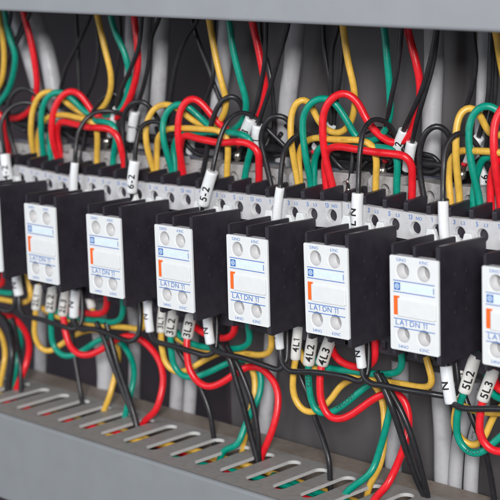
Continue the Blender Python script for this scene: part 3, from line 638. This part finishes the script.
# set 5
low('yellow', 'yellow wire with the 5L1 marker sleeve, behind the 5L2 sleeve', [(466,344,42),(459,396,42),(455,410,42),(455,427,43),(462,440,44),(473,446,46),(483,439,48),(490,424,50),(497,411,51),(508,402,52),(530,398,53)], sv(464.5,350,459.5,396,'5L1',2.4,43,42))
low('green', 'green wire with the 5L2 marker sleeve', [(481,350,38),(464,392,37),(459,406,37),(457,424,38),(458,438,39),(464,448,40),(474,454,41),(485,450,43),(495,441,45),(510,430,48),(530,424,50)], sv(476.5,355,464.5,392,'5L2',2.75,39,37), print_=[('VECO', 48, 1.8, (.2,-.8,.6), 1)])
low('red', 'red wire with the 5L3 marker sleeve', [(500,355,39),(483,400,37),(480,416,36),(480,432,36),(485,444,37),(494,451,38),(506,451,40),(524,440,43),(540,430,46)], sv(495,368,482.5,400,'5L3',2.65,39,37))
low('green', 'green wire behind the 5L3 sleeve at the right edge', [(486,372,44),(488,386,44),(493,395,44),(502,399,44),(520,402,43)])
low('red', 'red wire at the right edge beside the 5L3 sleeve', [(494,378,43),(495,384,42),(499,389,41),(508,392,41),(522,394,41)], r=1.8)
low('yellow', 'yellow wire running off the right edge under the lone N sleeve', [(452,392,44),(457,402,44),(470,409,44),(486,412,44),(502,413,44),(524,416,43)])
# short returns under the blocks
GB = 'short wires turning up under the contact blocks'
for c, lab, pts in [
 ('green', 'green wire turning up at the left edge below the block', [(-14,288,42),(0,292,41),(14,293,40),(20,288,39),(20,270,38)]),
 ('red', 'red wire end at the left edge below the block', [(-16,284,41),(-4,286,40),(3,282,39),(4,264,38)]),
 ('yellow', 'yellow wire turning up left of the 2L1 sleeve', [(-14,297,41),(0,299,41),(15,302,40),(26,302,39),(31,296,38),(29,284,38),(25,264,38)]),
 ('red', 'red wire turning up right of the 2L3 sleeve', [(62,306,44),(72,311,43),(84,313,42),(96,314,40),(104,312,39),(107,305,38),(106,286,38)]),
 ('green', 'green wire turning up right of the 2L3 sleeve', [(48,306,44),(62,314,44),(82,319,43),(100,321,42),(114,322,40),(121,318,39),(123,308,38),(122,290,38)]),
 ('yellow', 'yellow wire turning up left of the 3L1 sleeve', [(36,304,44),(56,316,45),(82,322,45),(110,326,43),(130,328,41),(140,329,40),(145,325,39),(144,312,38),(143,296,38)]),
 ('red', 'red wire turning up left of the middle block', [(190,322,44),(196,328,43),(204,333,42),(216,337,41),(226,338,40),(233,334,39),(235,325,38),(234,306,38)]),
 ('green', 'green wire turning up under the middle block', [(174,330,45),(182,338,45),(196,345,44),(214,348,43),(232,349,41),(244,347,40),(250,341,39),(249,330,38),(248,314,38)]),
 ('yellow', 'yellow wire turning up under the right corner of the middle block', [(164,326,46),(176,338,46),(196,347,46),(222,352,44),(246,354,42),(262,355,40),(270,351,39),(272,342,38),(271,328,38),(270,314,38)]),
 ('red', 'red wire turning up between the central N sleeve and the block', [(330,338,44),(333,352,43),(342,362,42),(355,367,41),(367,367,40),(374,360,39),(375,345,38),(374,322,38)]),
 ('green', 'green wire turning up right of the central N sleeve', [(312,356,45),(320,365,45),(334,369,44),(352,371,43),(372,374,42),(390,374,40),(399,371,39),(402,362,38),(401,350,38),(400,330,38)]),
 ('yellow', 'yellow wire turning up under the nearest whole block', [(299,350,46),(306,364,46),(322,371,45),(348,376,44),(376,381,43),(402,384,41),(420,387,40),(429,386,39),(432,380,38),(429,368,38),(425,350,38),(424,336,38)]),
 ]: wire(c, lab, pts, group=GB, print_=[('A0075', 42, 1.2, (.3,-.9,.3), 1), ('A0075', 62, 1.2, (.3,-.9,.3), 1)] if c == 'yellow' else None)
low('yellow', 'yellow wire with a tilted lettered sleeve behind the black chain, left of the 3L1 sleeve', [(85,272,46),(88,290,46),(92,308,46),(95,320,47),(104,326,49)], sv(87,282,92,308,'2L',2.3,46,46,(-.3,-.95,0)))
# black neutral chain with N sleeves
GN = 'black neutral chain with N marker sleeves'
def ns(x0, y0, x1, y1, r=2.35, nd=(.0,-1,.1), t='N'): return (x0, y0, x1, y1, 33, 33, r, 'sleeve', t, nd, -1)
low(K, 'black chain wire entering from the left edge below the blocks', [(-24,302,31),(-10,306,31),(0,309,31),(9,312,32),(14,308,33),(14.5,292,34),(14,270,36)], r=1.3, g=GN)
low(K, 'black chain wire with the leftmost N sleeve', [(16,268,36),(19,296,33),(19,307,32),(23,315,31),(35,318,31),(52,323,31),(66,327,31),(76,329,32),(81,323,34),(82,305,36),(81,278,38)], ns(16.5,274,19,295,2.5), r=1.3, g=GN)
low(K, 'black chain wire with the N sleeve beside 2L3', [(76,284,36),(74,316,33),(73.5,324,32),(79,330,31),(92,329,31),(104,332,31),(120,338,31),(132,341,31),(138,336,33),(140,324,34),(140.5,290,38)], ns(76,290,74,316.5,2.5), r=1.3, g=GN)
low(K, 'black chain wire with the N sleeve left of 3L1', [(147,294,36),(149,331,33),(150,338,32),(156,342,31),(166,344,31),(180,348,31),(196,353,31),(208,356,32),(215,352,34),(217,335,36),(216,306,38)], ns(147.5,300,150,331.5,2.1), r=1.3, g=GN)
low(K, 'black chain wire with the N sleeve right of 3L3', [(208,310,36),(210,343,33),(211,350,32),(218,353,31),(234,356,31),(250,360,31),(270,367,31),(280,370,32),(286,362,34),(287,345,36),(287,318,38)], ns(207.5,316,210.5,343.5,2.3), r=1.3, g=GN)
low(K, 'black chain wire with the short white sleeve left of 4L1', [(279,318,36),(280,348,33),(280,361,32),(285,370,31),(296,372,31),(310,372,31),(330,374,31),(350,378,31),(361,382,32),(367,376,34),(369,358,36),(368,326,38)], ns(279,322,280,348.5,1.95,(-.75,-.6,0)), r=1.3, g=GN)
low(K, 'black chain wire with the central N sleeve right of 4L3', [(358,330,36),(362,367,33),(362,377,32),(367,384,31),(380,385,31),(400,389,31),(420,392,32),(434,394,34),(445,396,37),(454,396,39),(458,388,39),(457,374,39),(453,346,40)], ns(359.5,338,362,367.5,2.15), r=1.3, g=GN)
low(K, 'black chain wire with the large lone N sleeve on the right', [(444,346,35),(448,376,33),(451,400,32.6),(453,406,31.5),(461,408.5,31),(474,408.5,31),(500,409,31),(530,412,31)], ns(446,366,451.2,403,2.55), r=1.3, g=GN)
# black droppers
GD = 'black wires dropping into the lower duct'
for lab, pts, r in [
 ('single black dropper at the lower left', [(72,318,44),(73,345,44),(77,372,43),(81,396,40),(82,404,'D')], 1.2),
 ('left one of the lower left pair of black droppers', [(96,322,38),(104,338,38),(112,362,38),(122,389,37),(131,410,35),(136,424,'D')], 1.4),
 ('right one of the lower left pair of black droppers', [(106,322,40),(111,340,40),(117,362,40),(125,386,39),(132,408,36),(137,424,'D')], 1.35),
 ('black dropper below the 3L2 green loop', [(172,340,42),(182,356,43),(193,374,44),(203,394,44),(210,414,42),(214,438,'D')], 1.25),
 ('left one of the middle pair of black droppers', [(220,345,35),(230,360,35),(236,380,35),(243,404,35),(249,428,34),(256,456,'D')], 1.45),
 ('right one of the middle pair of black droppers', [(226,345,38),(237,364,38),(247,388,38),(254,410,38),(258,434,35),(259,456,'D')], 1.3),
 ('black dropper behind the 4L2 green loop', [(294,358,46),(300,376,46),(307,394,46),(315,418,44),(323,438,41),(329,460,37),(330,480,'D')], 1.25),
 ('left one of the right pair of black droppers', [(376,372,34),(385,390,34),(391,404,34),(398,424,34),(408,456,33),(418,482,30),(425,496,'D')], 1.45),
 ('right one of the right pair of black droppers', [(380,374,37),(392,394,37),(402,412,37),(410,432,36),(418,458,34),(425,484,29),(428,497,'D')], 1.35),
 ('black dropper under the 5L2 green loop', [(464,396,46),(471,414,46),(480,436,45),(486,456,42),(491,480,37),(495,506,'D')], 1.35),
 ]: wire(K, lab, pts, r=r, group=GD)
# wires lying inside the lower duct
GI = 'wires lying inside the lower duct'
for c, lab, X in [
 ('red', 'red wire lying in the lower duct, seen through the left slots', [(-300,34,-4.4),(-120,33,-4.4),(-60,32,-4.3),(0,33,-4.3),(20,36,-4.6),(50,44,-8),(80,52,-12),(200,52,-16)]),
 ('yellow', 'yellow wire lying in the lower duct, seen through the left slots', [(-300,26,-4.6),(-80,27,-4.5),(-20,26,-4.4),(20,28,-4.4),(44,36,-4.6),(60,46,-7),(90,52,-12),(200,54,-18)]),
 ('green', 'green wire lying in the lower duct, seen through the middle slots', [(-280,54,-16),(0,44,-12),(26,34,-7),(42,27,-4.6),(60,26,-4.4),(90,30,-4.5),(120,34,-4.5),(150,38,-6),(220,44,-10)]),
 ('red', 'red wire lying in the lower duct, seen through the right slots', [(40,54,-16),(90,42,-9),(108,30,-4.8),(122,26,-4.4),(150,27,-4.4),(180,30,-4.6),(230,28,-4.6),(320,30,-6)]),
 ('green', 'green wire lying in the lower duct, seen through the right slots', [(110,56,-12),(130,44,-5.5),(150,38,-4.6),(180,37,-4.6),(220,38,-4.8),(320,38,-5)]),
 ('yellow', 'yellow wire lying deeper in the lower duct, beside the middle slots', [(-300,50,-12),(-40,48,-10),(20,44,-6),(50,40,-4.8),(76,44,-5),(120,52,-9),(300,50,-14)]),
 ]:
    path = smooth_path([(x, y-7, -111.9-.022*x+z) for x, y, z in X], 4); mb = MB(); tube(mb, path, 1.6); tag(mb.build(c+'_wire', c, loc=path[0]), lab, 'wire', GI)

# ------------------------------------------------------------------ camera object
cd = bpy.data.cameras.new('camera'); co = bpy.data.objects.new('camera', cd); COL.objects.link(co)
R = Matrix((CR, CU, -fwd)).transposed().to_4x4(); co.matrix_world = Matrix.Translation(CP*S) @ R
cd.sensor_width = 36; cd.lens = F/500*36; cd.clip_start = 1; cd.clip_end = 5000
cd.dof.use_dof = True; cd.dof.focus_distance = (at(300, 230, 18)-CP).dot(fwd)*S; cd.dof.aperture_fstop = .17; cd.dof.aperture_blades = 8
scene.camera = co

# ------------------------------------------------------------------ light
w = bpy.data.worlds.new('World'); scene.world = w; w.use_nodes = True
bg = w.node_tree.nodes['Background']; bg.inputs['Color'].default_value = (.85, .90, 1, 1); bg.inputs['Strength'].default_value = .22
def area(name, loc, target, sx, sy, power, col):
    ld = bpy.data.lights.new(name, 'AREA'); ld.shape = 'RECTANGLE'; ld.size = sx; ld.size_y = sy; ld.energy = power; ld.color = col
    o = bpy.data.objects.new(name, ld); COL.objects.link(o); o.location = loc
    o.rotation_euler = (Vector(target)-Vector(loc)).to_track_quat('-Z', 'Y').to_euler()
    return o
area('key_lamp', (150, -150, 62), (14, 0, -2), 40, 36, 400000, (1, .985, .965))
area('fill_lamp', (-40, -110, 40), (10, 0, 0), 60, 60, 47000, (.92, .95, 1))

scene.view_settings.view_transform = 'Standard'; scene.view_settings.look = 'None'; scene.view_settings.exposure = .22; scene.view_settings.gamma = 1
scene.render.engine = 'CYCLES'
scene.render.resolution_x = 1024; scene.render.resolution_y = 1024
